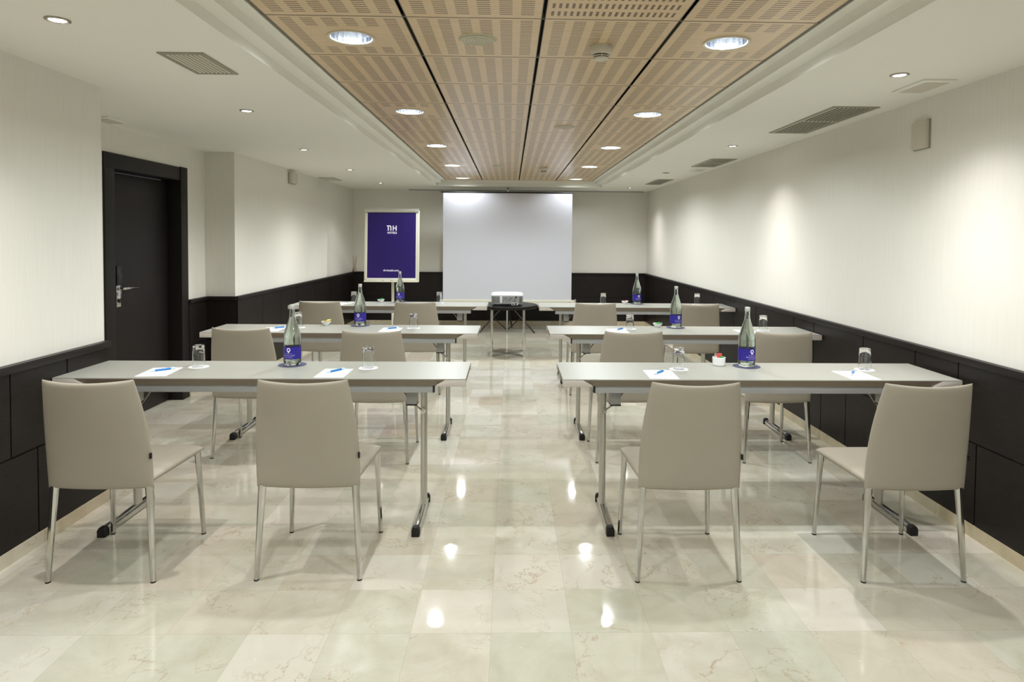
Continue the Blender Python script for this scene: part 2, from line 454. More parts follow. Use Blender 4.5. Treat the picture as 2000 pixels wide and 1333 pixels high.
for i, (c, r) in enumerate(lamp_tiles):
    q = place(proto, i, (XC+(c+.5)*T, YC+(r+.5)*T, ZW), 'large round downlight in the %s column of oak tiles, %s' % (side[c], desc[r]))
    if r in (9, 12):
        for k_ in kids(q):
            if k_.type == 'LIGHT': k_.data = k_.data.copy(); k_.data.energy = BIG_W*(1.9 if r == 9 else .45)
# small halogen spots along the plaster margins
proto = empty('halogen_spotlight', '', 'spotlight', (0, 0, 0), 'small halogen spots in the white ceiling margins')
MB().lathe([(.043, 0), (.043, -.004), (.036, -.007), (.029, -.003), (.029, -.0005), (.043, -.0005)], 28, closed=False).build('trim_ring', 'steel', proto, smooth='auto')
MB().lathe([(0, -.003), (.0285, -.003), (.0285, -.001), (0, -.001)], 24).build('lamp_face', 'tip', proto)
add_light('spot_glow', 'SPOT', (0, 0, -.012), SPOT_W, SPOT_COL, proto, spot_size=math.radians(116), spot_blend=.95, shadow_soft_size=.022)
add_light('spot_beam', 'SPOT', (0, 0, -.012), SPOT_W*.9, SPOT_COL, proto, spot_size=math.radians(78), spot_blend=1.0, shadow_soft_size=.022)
sl = [(-1.70, .78, 'left margin above the viewer'), (-1.704, 2.497, 'left margin, biggest and nearest in view'), (-1.70, 4.231, 'left margin, level with the second tables'),
      (-1.915, 6.074, 'left margin past the door recess'), (-1.929, 7.845, 'left margin, second from screen end'), (-1.929, 9.672, 'left margin nearest the flipchart'),
      (1.88, .75, 'right margin, above the viewer'), (1.879, 3.125, 'right margin, biggest and nearest in view'), (1.90, 5.541, 'right margin, between large and middle grilles'),
      (1.87, 10.171, 'right margin near the screen')]
for i, (x, y, t_) in enumerate(sl):
    place(proto, i, (x, y, ZS), 'small lit halogen spotlight in the '+t_)
off = empty('halogen_spotlight', 'small unlit halogen spotlight, dark, in the right margin between two air grilles', 'spotlight', (1.877, 7.823, ZS), 'small halogen spots in the white ceiling margins')
MB().lathe([(.043, 0), (.043, -.004), (.036, -.007), (.029, -.003), (.029, -.0005), (.043, -.0005)], 28, closed=False).build('trim_ring', 'steel', off, smooth='auto')
MB().lathe([(0, -.003), (.0285, -.003), (.0285, -.001), (0, -.001)], 24).build('lamp_face', 'dgrey', off)

# ------------------------------------------------------------------ ceiling fittings
def air_vent(x0, x1, y0, y1, label, n, split=False):
    ca, cb_ = (.30, .20) if n == 8 else (.42, .30)
    o = empty('air_vent', label, 'air vent', ((x0+x1)/2, (y0+y1)/2, ZS), 'air grilles in the white ceiling margins')
    hx, hy = (x1-x0)/2, (y1-y0)/2; b = .022
    m = MB(); m.box(-hx, -hx+b, -hy, hy, -.006, -.0002).box(hx-b, hx, -hy, hy, -.006, -.0002).box(-hx+b, hx-b, -hy, -hy+b, -.006, -.0002).box(-hx+b, hx-b, hy-b, hy, -.006, -.0002)
    m.build('frame', 'vent', o)
    MB().box(-hx+b, hx-b, -hy+b, hy-b, -.0012, -.0003).build('backing', 'void', o)
    m = MB(); w_ = 2*(hx-b)/n
    for k in range(n):
        x = -hx+b+w_*(k+.5)
        m.prism([(x-w_*.28, -.0055), (x-w_*.18, -.0065), (x+w_*.30, -.002), (x+w_*.20, -.0015)], 'y', -hy+b, hy-b) if False else m.add(
            [(x-w_*ca, y, z) for y in (-hy+b, hy-b) for z in (-.0065, -.0050)]+[(x+w_*cb_, y, z) for y in (-hy+b, hy-b) for z in (-.0035, -.0020)],
            [(0, 1, 3, 2), (4, 6, 7, 5), (0, 4, 5, 1), (2, 3, 7, 6), (0, 2, 6, 4), (1, 5, 7, 3)])
    if split: m.box(-hx+b, hx-b, -.006, .006, -.0055, -.0015)
    m.build('slats', 'ventl', o)
air_vent(-1.561, -1.357, 2.91, 3.28, 'small metal air grille in the left margin, near the biggest halogen spot', 8)
air_vent(-2.62, -2.41, 8.91, 9.34, 'far small air grille on the left, above the flipchart side wall', 8)
air_vent(1.93, 2.215, 3.87, 4.84, 'largest long air grille, on the right margin', 9, True)
air_vent(1.99, 2.25, 6.42, 7.14, 'middle air grille of the three on the right margin', 9, True)
air_vent(1.97, 2.19, 8.68, 9.5, 'farthest air grille of the three on the right margin, near the screen wall', 9)
def emergency(x0, x1, y0, y1, label):
    o = empty('emergency_light', label, 'emergency light', ((x0+x1)/2, (y0+y1)/2, ZS), 'flush emergency lights in the ceiling')
    hx, hy = (x1-x0)/2, (y1-y0)/2
    MB().box(-hx, hx, -hy, hy, -.010, -.0002).build('frame', 'ceil', o, bevel=.003)
    MB().box(-hx+.025, hx-.025, -hy+.03, hy-.03, -.0125, -.010).build('diffuser', 'boxp', o)
emergency(2.05, 2.22, 3.2, 3.48, 'flush emergency light on the right, just in front of the largest air grille')
emergency(2.10, 2.24, 7.36, 7.60, 'flush emergency light on the right, beyond the middle air grille')
emergency(-2.90, -2.74, 4.50, 4.75, 'flush emergency light above the dark door on the left')
def speaker(c, r, label):
    o = empty('ceiling_speaker', label, 'speaker', (XC+c*T, YC+r*T, ZW), 'round ceiling speakers')
    MB().lathe([(0, -.006), (.02, -.0075), (.07, -.006), (.083, -.0035), (.088, -.0002), (0, -.0002)], 40).build('rim', 'palegreen', o, smooth='auto')
    m = MB()
    for k in range(1, 6):
        rr = .014*k; z = -.0078 if rr < .05 else -.0068
        m.lathe([(rr, z-.001), (rr+.006, z-.001), (rr+.006, z+.001), (rr, z+.001), (rr, z-.001)], 36, closed=False)
    m.build('grille_rings', 'boxp', o)
speaker(1.5, .5, 'nearest round ceiling speaker, in the second column of oak tiles')
speaker(2.53, 4.51, 'middle round ceiling speaker, in the third column of oak tiles')
speaker(1.5, 9.55, 'farthest round ceiling speaker, in the second column of oak tiles')
def smoke(c, r, label):
    o = empty('smoke_detector', label, 'smoke detector', (XC+c*T, YC+r*T, ZW), 'smoke detectors')
    MB().lathe([(.0, -.0002), (.05, -.0002), (.052, -.012), (.047, -.032), (.041, -.040), (0, -.040)], 36).build('base', 'boxp', o, smooth='auto')
    MB().lathe([(0, -.040), (.033, -.040), (.033, -.056), (0, -.056)], 30).build('sensor_slots', 'black', o)
    m = MB(); m.lathe([(.034, -.046), (.039, -.046), (.038, -.050), (.034, -.050), (.034, -.046)], 30, closed=False).lathe([(0, -.056), (.031, -.056), (.035, -.054), (.031, -.062), (0, -.063)], 30)
    for k in range(4):
        a = PI/2*k+.0; m.box(.034*math.cos(a)-.002, .034*math.cos(a)+.002, .034*math.sin(a)-.002, .034*math.sin(a)+.002, -.058, -.038)
    m.build('cap', 'boxp', o, smooth='auto')
smoke(2.51, .65, 'nearest smoke detector, white dome under the third column of oak tiles')
smoke(2.51, 9.86, 'far smoke detector, small and near the projection screen')

# wall boxes
o = empty('wall_box', 'beige thermostat-like box high on the right wall', 'wall box', (XR, 3.647, 2.0), 'beige boxes on the walls')
MB().box(-.028, 0, -.065, .065, 0, .155).build('cover', 'boxp', o, bevel=.006); MB().box(-.006, 0, -.072, .072, -.004, .159).build('back_plate', 'vent', o)
o = empty('wall_box', 'beige box high on the left wall, past the corner by the door', 'wall box', (XB, 7.94, 2.115), 'beige boxes on the walls')
MB().box(0, .05, -.10, .10, 0, .125).build('cover', 'boxp', o, bevel=.006); MB().box(0, .012, -.107, .107, -.004, .129).build('back_plate', 'vent', o)

# ------------------------------------------------------------------ seminar tables
HT = .778
def make_table():
    t = empty('folding_table', '', 'table', (0, 0, 0), 'grey folding seminar tables')
    L, D = 1.003, .2225
    m = MB(); 
    m.box(-L, L, -D, D, HT-.004, HT, 0)
    m.prism([(-D, HT-.004), (D, HT-.004), (D-.022, HT-.038), (-D+.022, HT-.038)], 'x', -L+.004, L-.004, 1)
    m.build('tabletop', ['top', 'edge'], t)
    for sx in (-1, 1):
        for sy in (-1, 1):
            xa, xb, xc = sx*L, sx*(L-.10), sx*(L-.145)
            poly = [(xa, HT-.0045), (xb, HT-.0045), (xc, HT-.031), (xc, HT-.038), (xa, HT-.038)]
            y0, y1 = sorted((sy*(D+.0005), sy*(D-.03)))
            MB().prism([(p[0], p[1]) for p in poly], 'y', y0, y1).build('corner_cap', 'cornerm', t, bevel=.0012)
    for sy in (-1, 1):
        MB().box(-.838, .838, sy*.175-.014, sy*.175+.014, .702, HT-.038).build('side_rail', 'greyp', t, bevel=.002)
        for sx in (-1, 1):
            x0, x1 = sorted((sx*.838, sx*.846)); MB().box(x0, x1, sy*.175-.014, sy*.175+.014, .702, HT-.038).build('rail_cap', 'black', t)
    for sx in (-1, 1):
        x = sx*.762; yp = .065
        lg = MB().tube([(x, yp, .044), (x, yp, .74)], .0245, 12, shape=(.72, 1.2)).build('leg', 'alu', t, smooth='auto')
        ft = MB().prism([(x-.017, 0.006), (x-.017, .03), (x-.010, .044), (x+.010, .044), (x+.017, .03), (x+.017, .006)], 'y', -.22, .175)
        # prism about y needs (x,z) pairs
        ft.build('foot', 'chrome', lg, smooth=False, bevel=.002)
        for y0, y1 in ((-.252, -.215), (.17, .192)):
            MB().prism([(x-.020, 0), (x-.020, .034), (x-.012, .048), (x+.012, .048), (x+.020, .034), (x+.020, 0)], 'y', y0, y1).build('end_cap', 'black', lg, bevel=.004)
        kn = MB(); kn.tube([(x-.0, yp-.036, .553), (x, yp-.048, .553)], .014, 14).tube([(x, yp-.048, .553), (x, yp-.054, .553)], .007, 8)
        kn.build('hinge', 'chrome', lg, smooth='auto')
        MB().tube([(x-sx*.004, yp-.044, .558), (x-sx*.06, yp-.05, .60), (x-sx*.155, yp-.05, .735)], .0042, 8).build('strut', 'steel', lg, smooth=True)
        xb0, xb1 = sorted((x-sx*.021, x-sx*.074))
        MB().box(xb0, xb1, -.07, .0, .612, .702).build('lock_box', 'greyp', t, bevel=.003)
        MB().box(xb0-.0006, xb1+.0006, -.071, .0, .606, .612).build('lock_base', 'black', t)
        MB().box(sx*.62-.02, sx*.62+.02, -.16, .16, .715, HT-.038).build('cross_bar', 'greyp', t)
        MB().box(x-.03, x+.03, -.16, .16, .70, HT-.038).build('cross_bar', 'greyp', t)
    return t
tab = make_table()
tables = [(-1.2185, 3.400, 'grey folding table, front row, left of the aisle', 0.0),
          (1.2690, 3.400, 'grey folding table, front row, right of the aisle', 0.0),
          (-1.235, 4.925, 'grey folding table in the second row left of the aisle, nearest the dark door', -.006),
          (1.298, 4.925, 'grey folding table in the second row right of the aisle', 0.0),
          (-1.236, 6.790, 'grey folding table in the back row left of the aisle, before the flipchart', 0.0),
          (1.303, 6.775, 'grey folding table in the back row right of the aisle', 0.0)]
for i, (x, y, l, r) in enumerate(tables): place(tab, i, (x, y, 0), l, r)

# ------------------------------------------------------------------ chairs
def make_chair():
    c = empty('leather_chair', '', 'chair', (0, 0, 0), 'taupe leather chairs with chrome legs')
    # backrest: curved padded shell
    nu, nv = 24, 20; z0, z1 = .403, .882
    def pt(u, v, sd):
        z = z0+(z1-z0)*v
        hw = .219 - .034*v**1.5 + .008*math.sin(PI*v)
        tt = .016*(1-abs(u)**7)**.5*(1-abs(2*v-1)**14)**.5
        yb = -.212 - .078*v**1.7
        sag = (.006+.026*v)*(1-u*u)
        y = yb - sag + sd*tt
        zz = z - .010*v**6*(1-u*u) - .006*(1-v)**4*(1-u*u)
        return (u*hw, y, zz)
    vs = []; fs = []
    for sd in (-1, 1):
        for j in range(nv+1):
            for i in range(nu+1):
                u = math.sin((i/nu*2-1)*PI/2); v = .5+.5*math.sin((j/nv*2-1)*PI/2)
                vs.append(pt(u, v, sd))
    n1 = (nu+1)*(nv+1); idx = lambda s_, i, j: s_*n1+j*(nu+1)+i
    for j in range(nv):
        for i in range(nu):
            fs.append((idx(0, i, j), idx(0, i+1, j), idx(0, i+1, j+1), idx(0, i, j+1)))
            fs.append((idx(1, i, j), idx(1, i, j+1), idx(1, i+1, j+1), idx(1, i+1, j)))
    import bmesh
    b = MB().add(vs, fs).build('backrest', 'leather', c, smooth=True)
    bm = bmesh.new(); bm.from_mesh(b.data); bmesh.ops.remove_doubles(bm, verts=bm.verts, dist=.0004); bmesh.ops.recalc_face_normals(bm, faces=bm.faces); bm.to_mesh(b.data); bm.free()
    # seat: thin pad, front edge rounded
    nu, nv = 20, 20; vs = []; fs = []
    for sd in (-1, 1):
        for j in range(nv+1):
            for i in range(nu+1):
                u = math.sin((i/nu*2-1)*PI/2); v = .5+.5*math.sin((j/nv*2-1)*PI/2)
                hw = .205+.022*v; y = -.205+.444*v
                cut = 1-.06*max(0, abs(u)-.75)*max(0, v-.9)*40
                tt = .021*(1-abs(u)**10)**.5*(1-abs(2*v-1)**20)**.5
                zc = .429 - .006*(1-u*u)*(1-v*.6)
                vs.append((u*hw, -.205+.444*v-.012*max(0, v-.8)*5*u*u, zc+sd*tt-(.004 if sd < 0 else 0)*(1-u*u)))
    n1 = (nu+1)*(nv+1)
    for j in range(nv):
        for i in range(nu):
            fs.append((idx(0, i, j) if False else j*(nu+1)+i, (j+1)*(nu+1)+i, (j+1)*(nu+1)+i+1, j*(nu+1)+i+1))
            fs.append((n1+j*(nu+1)+i, n1+j*(nu+1)+i+1, n1+(j+1)*(nu+1)+i+1, n1+(j+1)*(nu+1)+i))
    b = MB().add(vs, fs).build('seat', 'leather', c, smooth=True)
    bm = bmesh.new(); bm.from_mesh(b.data); bmesh.ops.remove_doubles(bm, verts=bm.verts, dist=.0004); bmesh.ops.recalc_face_normals(bm, faces=bm.faces); bm.to_mesh(b.data); bm.free()
    for sx in (-1, 1):
        for k, (xt, yt, zt, xb, yb) in enumerate(((.199, -.206, .410, .220, -.225), (.205, .205, .42, .221, .228))):
            r0 = .0170 if k == 0 else .0145
            lg = MB().tube([(sx*xt, yt, zt), (sx*(xt*.6+xb*.4), yt*.6+yb*.4, zt*.6+.006*.4), (sx*xb, yb, .004)], [r0, r0*.82, .0105], 8).build('leg', 'chrome', c, smooth='auto')
            MB().tube([(sx*xb, yb, .006), (sx*xb, yb, 0)], .0108, 8).build('foot_pad', 'black', lg)
    MB().box(.2165, .2235, -.240, -.228, .535, .558).build('maker_tab', 'black', c)
    return c
ch = make_chair()
chairs = [(-1.7265, 2.965, 0.0, 'taupe leather chair at the front left table, beside the left wall panelling'),
          (-.857, 2.978, 0.0, 'taupe leather chair at the front left table, on the aisle side'),
          (.7775, 2.953, 0.0, 'taupe leather chair at the front right table, on the aisle side'),
          (1.7555, 2.943, 0.0, 'taupe leather chair at the front right table, beside the right wall panelling'),
          (-1.745, 4.515, 0.0, 'taupe leather chair at the second row left table, on the door side'),
          (-.878, 4.410, 0.0, 'taupe leather chair at the second row left table, on the aisle side'),
          (.800, 4.435, 0.0, 'taupe leather chair at the second row right table, on the aisle side'),
          (1.776, 4.430, 0.0, 'taupe leather chair at the second row right table, beside the right wall'),
          (-1.755, 6.290, 0.0, 'taupe leather chair at the back row left table, farthest from the aisle'),
          (-.875, 6.285, 0.0, 'taupe leather chair at the back row left table, on the aisle side'),
          (.796, 6.270, 0.0, 'taupe leather chair at the back row right table, on the aisle side'),
          (1.760, 6.265, 0.0, 'taupe leather chair at the back row right table, beside the right wall')]
for i, (x, y, r, l) in enumerate(chairs): place(ch, i, (x, y, 0), l, r)

# ------------------------------------------------------------------ things on the tables
def wrap(vs, R, z0, a0=-PI/2):
    """flat (x, y) lettering bent round a bottle of radius R"""
    return [(R*math.cos(a0+x/R), R*math.sin(a0+x/R), z0+y) for x, y, *_ in vs]
TAB = 'the table '
def make_bottle(turn):
    b = empty('water_bottle', '', 'bottle', (0, 0, 0), 'glass water bottles')
    outer = [(0, .003), (.030, .0), (.041, .001), (.0445, .006), (.0455, .02), (.0455, .150), (.0425, .170), (.037, .190), (.0275, .222), (.0195, .245), (.0152, .262), (.0135, .285), (.0132, .300), (.0132, .308)]
    inner = [(.0105, .308), (.0108, .285), (.0125, .262), (.0168, .245), (.0248, .222), (.0343, .190), (.0398, .170), (.0425, .150), (.0425, .02), (.038, .012), (0, .014)]
    MB().lathe(outer+inner, 40, closed=False).build('glass_body', 'glassb', b, smooth='auto')
    wat = [(0, .0145), (.0378, .0125), (.0422, .0205), (.0422, .150), (.0395, .170), (.034, .190), (.0245, .222), (.0165, .245), (.0125, .258), (0, .258)]
    MB().lathe(wat, 40).build('water', 'water', b, smooth='auto')
    MB().lathe([(0, .3265), (.0128, .3265), (.0140, .324), (.0145, .305), (.0133, .303), (0, .306)], 28).build('cap', 'cap', b, smooth='auto')
    Rl = .0459
    lb = MB().lathe([(Rl, .036), (Rl, .102)], 48, closed=False).build('label', 'bluelabel', b, smooth=True)
    # white pin emblem: ring drawn to a point below
    n = 40; vs = []; fs = []; Ro, Ri = .0105, .0058
    def pin(r, a):
        x, y = r*math.cos(a), r*math.sin(a)
        return x, y
    for k in range(n):
        a = 2*PI*k/n; x, y = pin(Ro, a)
        dd = max(0, math.cos(a+PI/2))**6; y -= dd*.0058; x *= (1-.15*dd)
        vs.append((x, y)); vs.append(pin(Ri, a))
    for k in range(n): fs.append((2*k, 2*((k+1) % n), 2*((k+1) % n)+1, 2*k+1))
    a0 = -PI/2+turn
    MB().add(wrap(vs, Rl+.0005, .087, a0), fs).build('pin_emblem', 'ink', lb)
    for txt, sz, z, mt in (('BALNEARIO DE', .0055, .0655, 'palelav'), ('MONDARIZ', .0125, .052, 'palelav'), ('AGUA MINERAL', .0062, .0435, 'palelav')):
        vs, fs = text_verts(txt, sz, .0002)
        MB().add(wrap(vs, Rl+.0005, z, a0), fs).build('lettering', mt, lb)
    return b
bl = make_bottle(-.12)
br = make_bottle(.30)
bottles = [(-1.177, 3.521, 'front row left table', bl), (1.307, 3.524, 'front row right table', br), (-1.174, 5.095, 'second row left table', bl), (1.310, 5.067, 'second row right table', br), (-1.186, 7.00, 'back row left table', bl), (1.365, 6.923, 'back row right table', br)]
seen = set()
disc = tag(MB().lathe([(0, 0), (.0735, 0), (.0735, .0016), (0, .0016)], 48).build('bottle_mat', 'navy'), '', 'coaster', 'round navy bottle mats')
for i, (x, y, t_, p) in enumerate(bottles):
    j = 1 if id(p) in seen else 0; seen.add(id(p))
    place(p, j, (x, y, HT+.0017), 'clear glass water bottle with a blue label on the '+t_)
    place(disc, i, (x, y, HT+.0001), 'round navy mat under the bottle on the '+t_)
# tumblers upside down on paper coasters
gl = tag(MB().lathe([(0, .1155), (.024, .1155), (.0272, .1145), (.028, .112), (.0302, .06), (.0325, .0), (.0310, .0), (.0287, .06), (.0266, .102), (.025, .104), (0, .104)], 40, closed=False).build('tumbler', 'glassc', smooth='auto'), '', 'glass', 'upturned tumblers')
pc = tag(MB().lathe([(0, 0), (.050, 0), (.050, .0008), (0, .0008)], 40).build('paper_coaster', 'paper'), '', 'coaster', 'white paper coasters')
glasses = [(-1.648, 3.455, 'front row left table, wall side'), (-.750, 3.440, 'front row left table, aisle side'), (.909, 3.437, 'front row right table, aisle side'), (1.922, 3.444, 'front row right table, wall side'),
           (-1.616, 4.977, 'second row left table, door side'), (-.737, 4.966, 'second row left table, aisle side'), (.931, 4.982, 'second row right table, aisle side'), (1.952, 4.93, 'second row right table, wall side'),
           (-1.655, 6.90, 'back row left table, outer end'), (-.755, 6.92, 'back row left table, aisle side'), (1.000, 6.90, 'back row right table, aisle side'), (2.010, 6.90, 'back row right table, wall side')]
for i, (x, y, t_) in enumerate(glasses):
    place(pc, i, (x, y, HT+.0001), 'white round coaster under the tumbler on the '+t_)
    place(gl, i, (x, y, HT+.0011), 'upturned clear tumbler on the '+t_)
# writing pads with pens
pad = empty('note_paper', '', 'paper', (0, 0, 0), 'white writing pads')
MB().box(-.073, .073, -.104, .104, 0, .0016).build('sheet', 'paper', pad)
vs, fs = text_verts('nH', .012, .0003, align='LEFT'); MB().add([(x-.066, y+.088, .0018) for x, y, *_ in vs], fs).build('letterhead', 'greyink', pad)
pads = [(-1.782, 3.322, .10, 'front row left table, wall side'), (-.894, 3.305, 0.0, 'front row left table, aisle side'), (.779, 3.299, -.03, 'front row right table, aisle side'), (1.793, 3.293, 0.0, 'front row right table, wall side'),
        (-1.775, 4.868, .03, 'second row left table, door side'), (-.893, 4.868, 0.0, 'second row left table, aisle side'), (.815, 4.870, 0.0, 'second row right table, aisle side'), (1.800, 4.850, 0.0, 'second row right table, wall side'),
        (-1.760, 6.76, -.3, 'back row left table, outer end')]
for i, (x, y, r, t_) in enumerate(pads): place(pad, i, (x, y, HT+.0001), 'white letterhead paper on the '+t_, r)
pen = empty('ballpoint_pen', '', 'pen', (0, 0, 0), 'blue and clear pens')
MB().tube([(-.036, 0, .0055), (.038, 0, .0055)], .0055, 14).build('barrel', 'penblue', pen, smooth='auto')
MB().tube([(-.036, 0, .0055), (-.052, 0, .0052), (-.064, 0, .0045), (-.069, 0, .004)], [.0054, .005, .003, .0008], 12).build('tip', 'penclear', pen, smooth=True)
MB().tube([(.038, 0, .0055), (.056, 0, .0055), (.062, 0, .0055)], [.0054, .005, .003], 12).build('button', 'penclear', pen, smooth='auto')
MB().box(.018, .055, -.0016, .0016, .0112, .0128).build('clip', 'penclear', pen)
pens = [(-1.782, 3.350, .75, 0), (-.897, 3.343, .97, 1), (.780, 3.329, .90, 2), (1.796, 3.331, .96, 3), (-1.745, 4.925, .75, 4), (-.893, 4.915, .75, 5), (.845, 4.93, .9, 6), (1.835, 4.90, .9, 7)]
for i, (x, y, a, k) in enumerate(pens): place(pen, i, (x, y, HT+.0018), 'blue pen on the paper on the '+pads[k][3], a)
# sachet pot and its contents
pot = tag(MB().lathe([(0, 0), (.030, 0), (.0345, .004), (.0355, .046), (.033, .047), (.0315, .006), (0, .005)], 4 if False else 32, closed=False).build('sachet_pot', 'porcelain', smooth='auto'), 'small white porcelain pot of sachets on the front row right table', 'pot')
pot.location = (1.162, 3.55, HT+.0003)
def sachet(name, mt, x, y, z, rx, ry, rz, label, w_=.024, h_=.03, t_=.004):
    o = tag(MB().box(-w_/2, w_/2, -t_/2, t_/2, 0, h_).build(name, mt, bevel=.0012), label, 'sachet'); o.location = (x, y, z); o.rotation_euler = (rx, ry, rz); return o
sachet('sugar_sachet', 'red', 1.166, 3.556, HT+.032, -.1, .05, .1, 'red sachet standing in the white pot', .028, .034)
sachet('sugar_sachet', 'green', 1.172, 3.538, HT+.030, .15, .06, -.1, 'green sachet leaning forward in the white pot', .026, .022)
sachet('stir_stick', 'reed', 1.145, 3.556, HT+.012, 0, -.12, .2, 'pale thin stirrer standing in the white pot', .0035, .052, .002)
# small sweet bowls
bowl = tag(MB().lathe([(0, .003), (.018, .0), (.020, .004), (.034, .022), (.0375, .032), (.0355, .032), (.031, .022), (.018, .008), (0, .007)], 32, closed=False).build('sweet_bowl', 'porcelain', smooth='auto'), '', 'bowl', 'small white sweet bowls')
bowls = [(-1.441, 5.10, 'second row left table, holding amber sweets'), (1.172, 5.09, 'second row right table, holding green sweets'), (-1.376, 6.93, 'back row left table, before the flipchart pole'), (1.235, 6.91, 'back row right table')]
def sweet(mt, x, y, z, rz, label, r=.011):
    m = MB(); m.tube([(-r*2.2, 0, 0), (-r*1.5, 0, 0), (-r, 0, 0), (0, 0, 0), (r, 0, 0), (r*1.5, 0, 0), (r*2.2, 0, .0)], [r*.8, r*.2, r*.7, r, r*.7, r*.2, r*.8], 10, shape=(1, .8))
    o = tag(m.build('wrapped_sweet', mt, smooth=True), label, 'sweet', 'sweets in the bowls'); o.location = (x, y, z); o.rotation_euler = (0, -.25, rz); return o
for i, (x, y, t_) in enumerate(bowls):
    place(bowl, i, (x, y, HT+.0003), 'small white bowl on the '+t_)
sweet('yellowp', -1.424, 5.098, HT+.040, .3, 'yellow wrapped sweet on the right of the bowl on the second row left table')
sweet('amber', -1.446, 5.104, HT+.030, -.2, 'amber wrapped sweet in the middle of the bowl on the second row left table')
sweet('green', 1.165, 5.088, HT+.030, .2, 'green wrapped sweet on the left in the bowl on the second row right table')
sweet('green', 1.184, 5.096, HT+.029, -.5, 'green wrapped sweet on the right in the bowl on the second row right table')
sweet('green', -1.376, 6.93, HT+.034, .2, 'green wrapped sweet in the bowl on the back row left table')
sweet('red', 1.228, 6.91, HT+.027, .3, 'reddish wrapped sweet in the bowl on the back row right table')
sweet('white', 1.245, 6.912, HT+.027, -.5, 'white wrapped sweet in the bowl on the back row right table')

# ------------------------------------------------------------------ side table and projector
st = empty('side_table', 'round dark wooden side table on a crossed chrome base under the projector', 'side table', (-.024, 8.20, 0))
MB().lathe([(0, .598), (.365, .598), (.372, .604), (.372, .630), (.368, .635), (0, .635)], 64).build('tabletop', 'wenge', st, smooth='auto')
for sx in (-1, 1):
    for sy in (-1, 1):
        MB().box(sx*.203-.012, sx*.203+.012, sy*.203-.012, sy*.203+.012, 0, .598).build('leg', 'chrome', st, bevel=.002)
for s_ in (-1, 1):
    MB().tube([(-.2, -.2*s_, .012), (.2, .2*s_, .012)], .012, 4).build('cross_bar', 'chrome', st)
    MB().tube([(-.2, -.2*s_, .587), (.2, .2*s_, .587)], .012, 4).build('cross_bar', 'chrome', st)
pr = empty('projector', 'silver projector with a white top, standing on the round side table', 'projector', (-.034, 8.10, .635))
def rrect(hx, hy, r, n=6, bulge=0):
    pts = []
    for cx, cy, a in ((hx-r, hy-r, 0), (-hx+r, hy-r, 90), (-hx+r, -hy+r, 180), (hx-r, -hy+r, 270)):
        for k in range(n+1):
            t_ = math.radians(a+90*k/n); pts.append((cx+r*math.cos(t_), cy+r*math.sin(t_)))
    return pts
body = MB(); vs = []; levels = [(.170, .125, .012), (.193, .148, .022), (.196, .150, .085), (.196, .150, .10)]
P = [[(x, y, z) for x, y in rrect(hx, hy, .045)] for hx, hy, z in levels]; n = len(P[0])
body.add([p for l in P for p in l], [(j*n+i, j*n+(i+1) % n, (j+1)*n+(i+1) % n, (j+1)*n+i) for j in range(3) for i in range(n)]+[tuple(range(n))[::-1], tuple(3*n+i for i in range(n))])
body.build('body', 'silver', pr, smooth='auto', bevel=.0)
P = [[(x, y, z) for x, y in rrect(hx, hy, .045)] for hx, hy, z in ((.197, .151, .1), (.197, .151, .108), (.185, .14, .120), (.12, .08, .127))]
lid = MB().add([p for l in P for p in l], [(j*n+i, j*n+(i+1) % n, (j+1)*n+(i+1) % n, (j+1)*n+i) for j in range(3) for i in range(n)]+[tuple(range(n))[::-1], tuple(3*n+i for i in range(n))])
lid.build('top_cover', 'white', pr, smooth='auto')
MB().box(-.088, -.062, -.1535, -.149, .03, .098).build('side_pillar', 'white', pr, bevel=.002)
pn = MB().box(-.058, .135, -.1525, -.149, .026, .098).build('port_panel', 'silver', pr)
m = MB()
for j, z in enumerate((.048, .062, .076)):
    for i in range(9):
        if (i*7+j*5) % 4 == 3: continue
        x = -.048+i*.0185; m.box(x, x+(.011 if i % 3 else .007), -.154, -.1524, z, z+.008)
m.box(.098, .122, -.154, -.1524, .082, .094)
m.build('sockets', 'black', pn)
pw = MB().box(.055, .135, -.1545, -.149, .012, .032).build('power_panel', 'white', pr)
MB().box(.062, .082, -.1558, -.1544, .016, .028).box(.092, .122, -.1558, -.1544, .016, .030).build('mains_sockets', 'black', pw)
m = MB()
for i in range(11): m.box(-.178+i*.008, -.175+i*.008, -.1530, -.1495, .034, .092)
for i in range(5): m.box(.148+i*.008, .151+i*.008, -.1530, -.1495, .034, .092)
m.build('cooling_slots', 'dgrey', pr)
for sx in (-1, 1): MB().lathe([(0, 0), (.011, 0), (.009, .016), (0, .016)], 12).build('foot', 'black', pr, loc=(sx*.15, -.11, 0))
MB().lathe([(0, 0), (.011, 0), (.009, .016), (0, .016)], 12).build('foot', 'black', pr, loc=(0, .11, 0))
MB().lathe([(0, 0), (.045, 0), (.045, .02), (.038, .02), (.03, .012), (0, .01)], 28, closed=False).build('lens', 'blackgloss', pr, loc=(-.09, .149, .06), smooth='auto').rotation_euler.x = -PI/2

for k_ in COL.objects:
    q_ = k_
    while q_.parent: q_ = q_.parent
    if q_ == pr and k_ != pr and k_.type == 'MESH' and k_.data.name.split('.')[0] != 'lens':
        for v_ in k_.data.vertices: v_.co.z *= 1.28

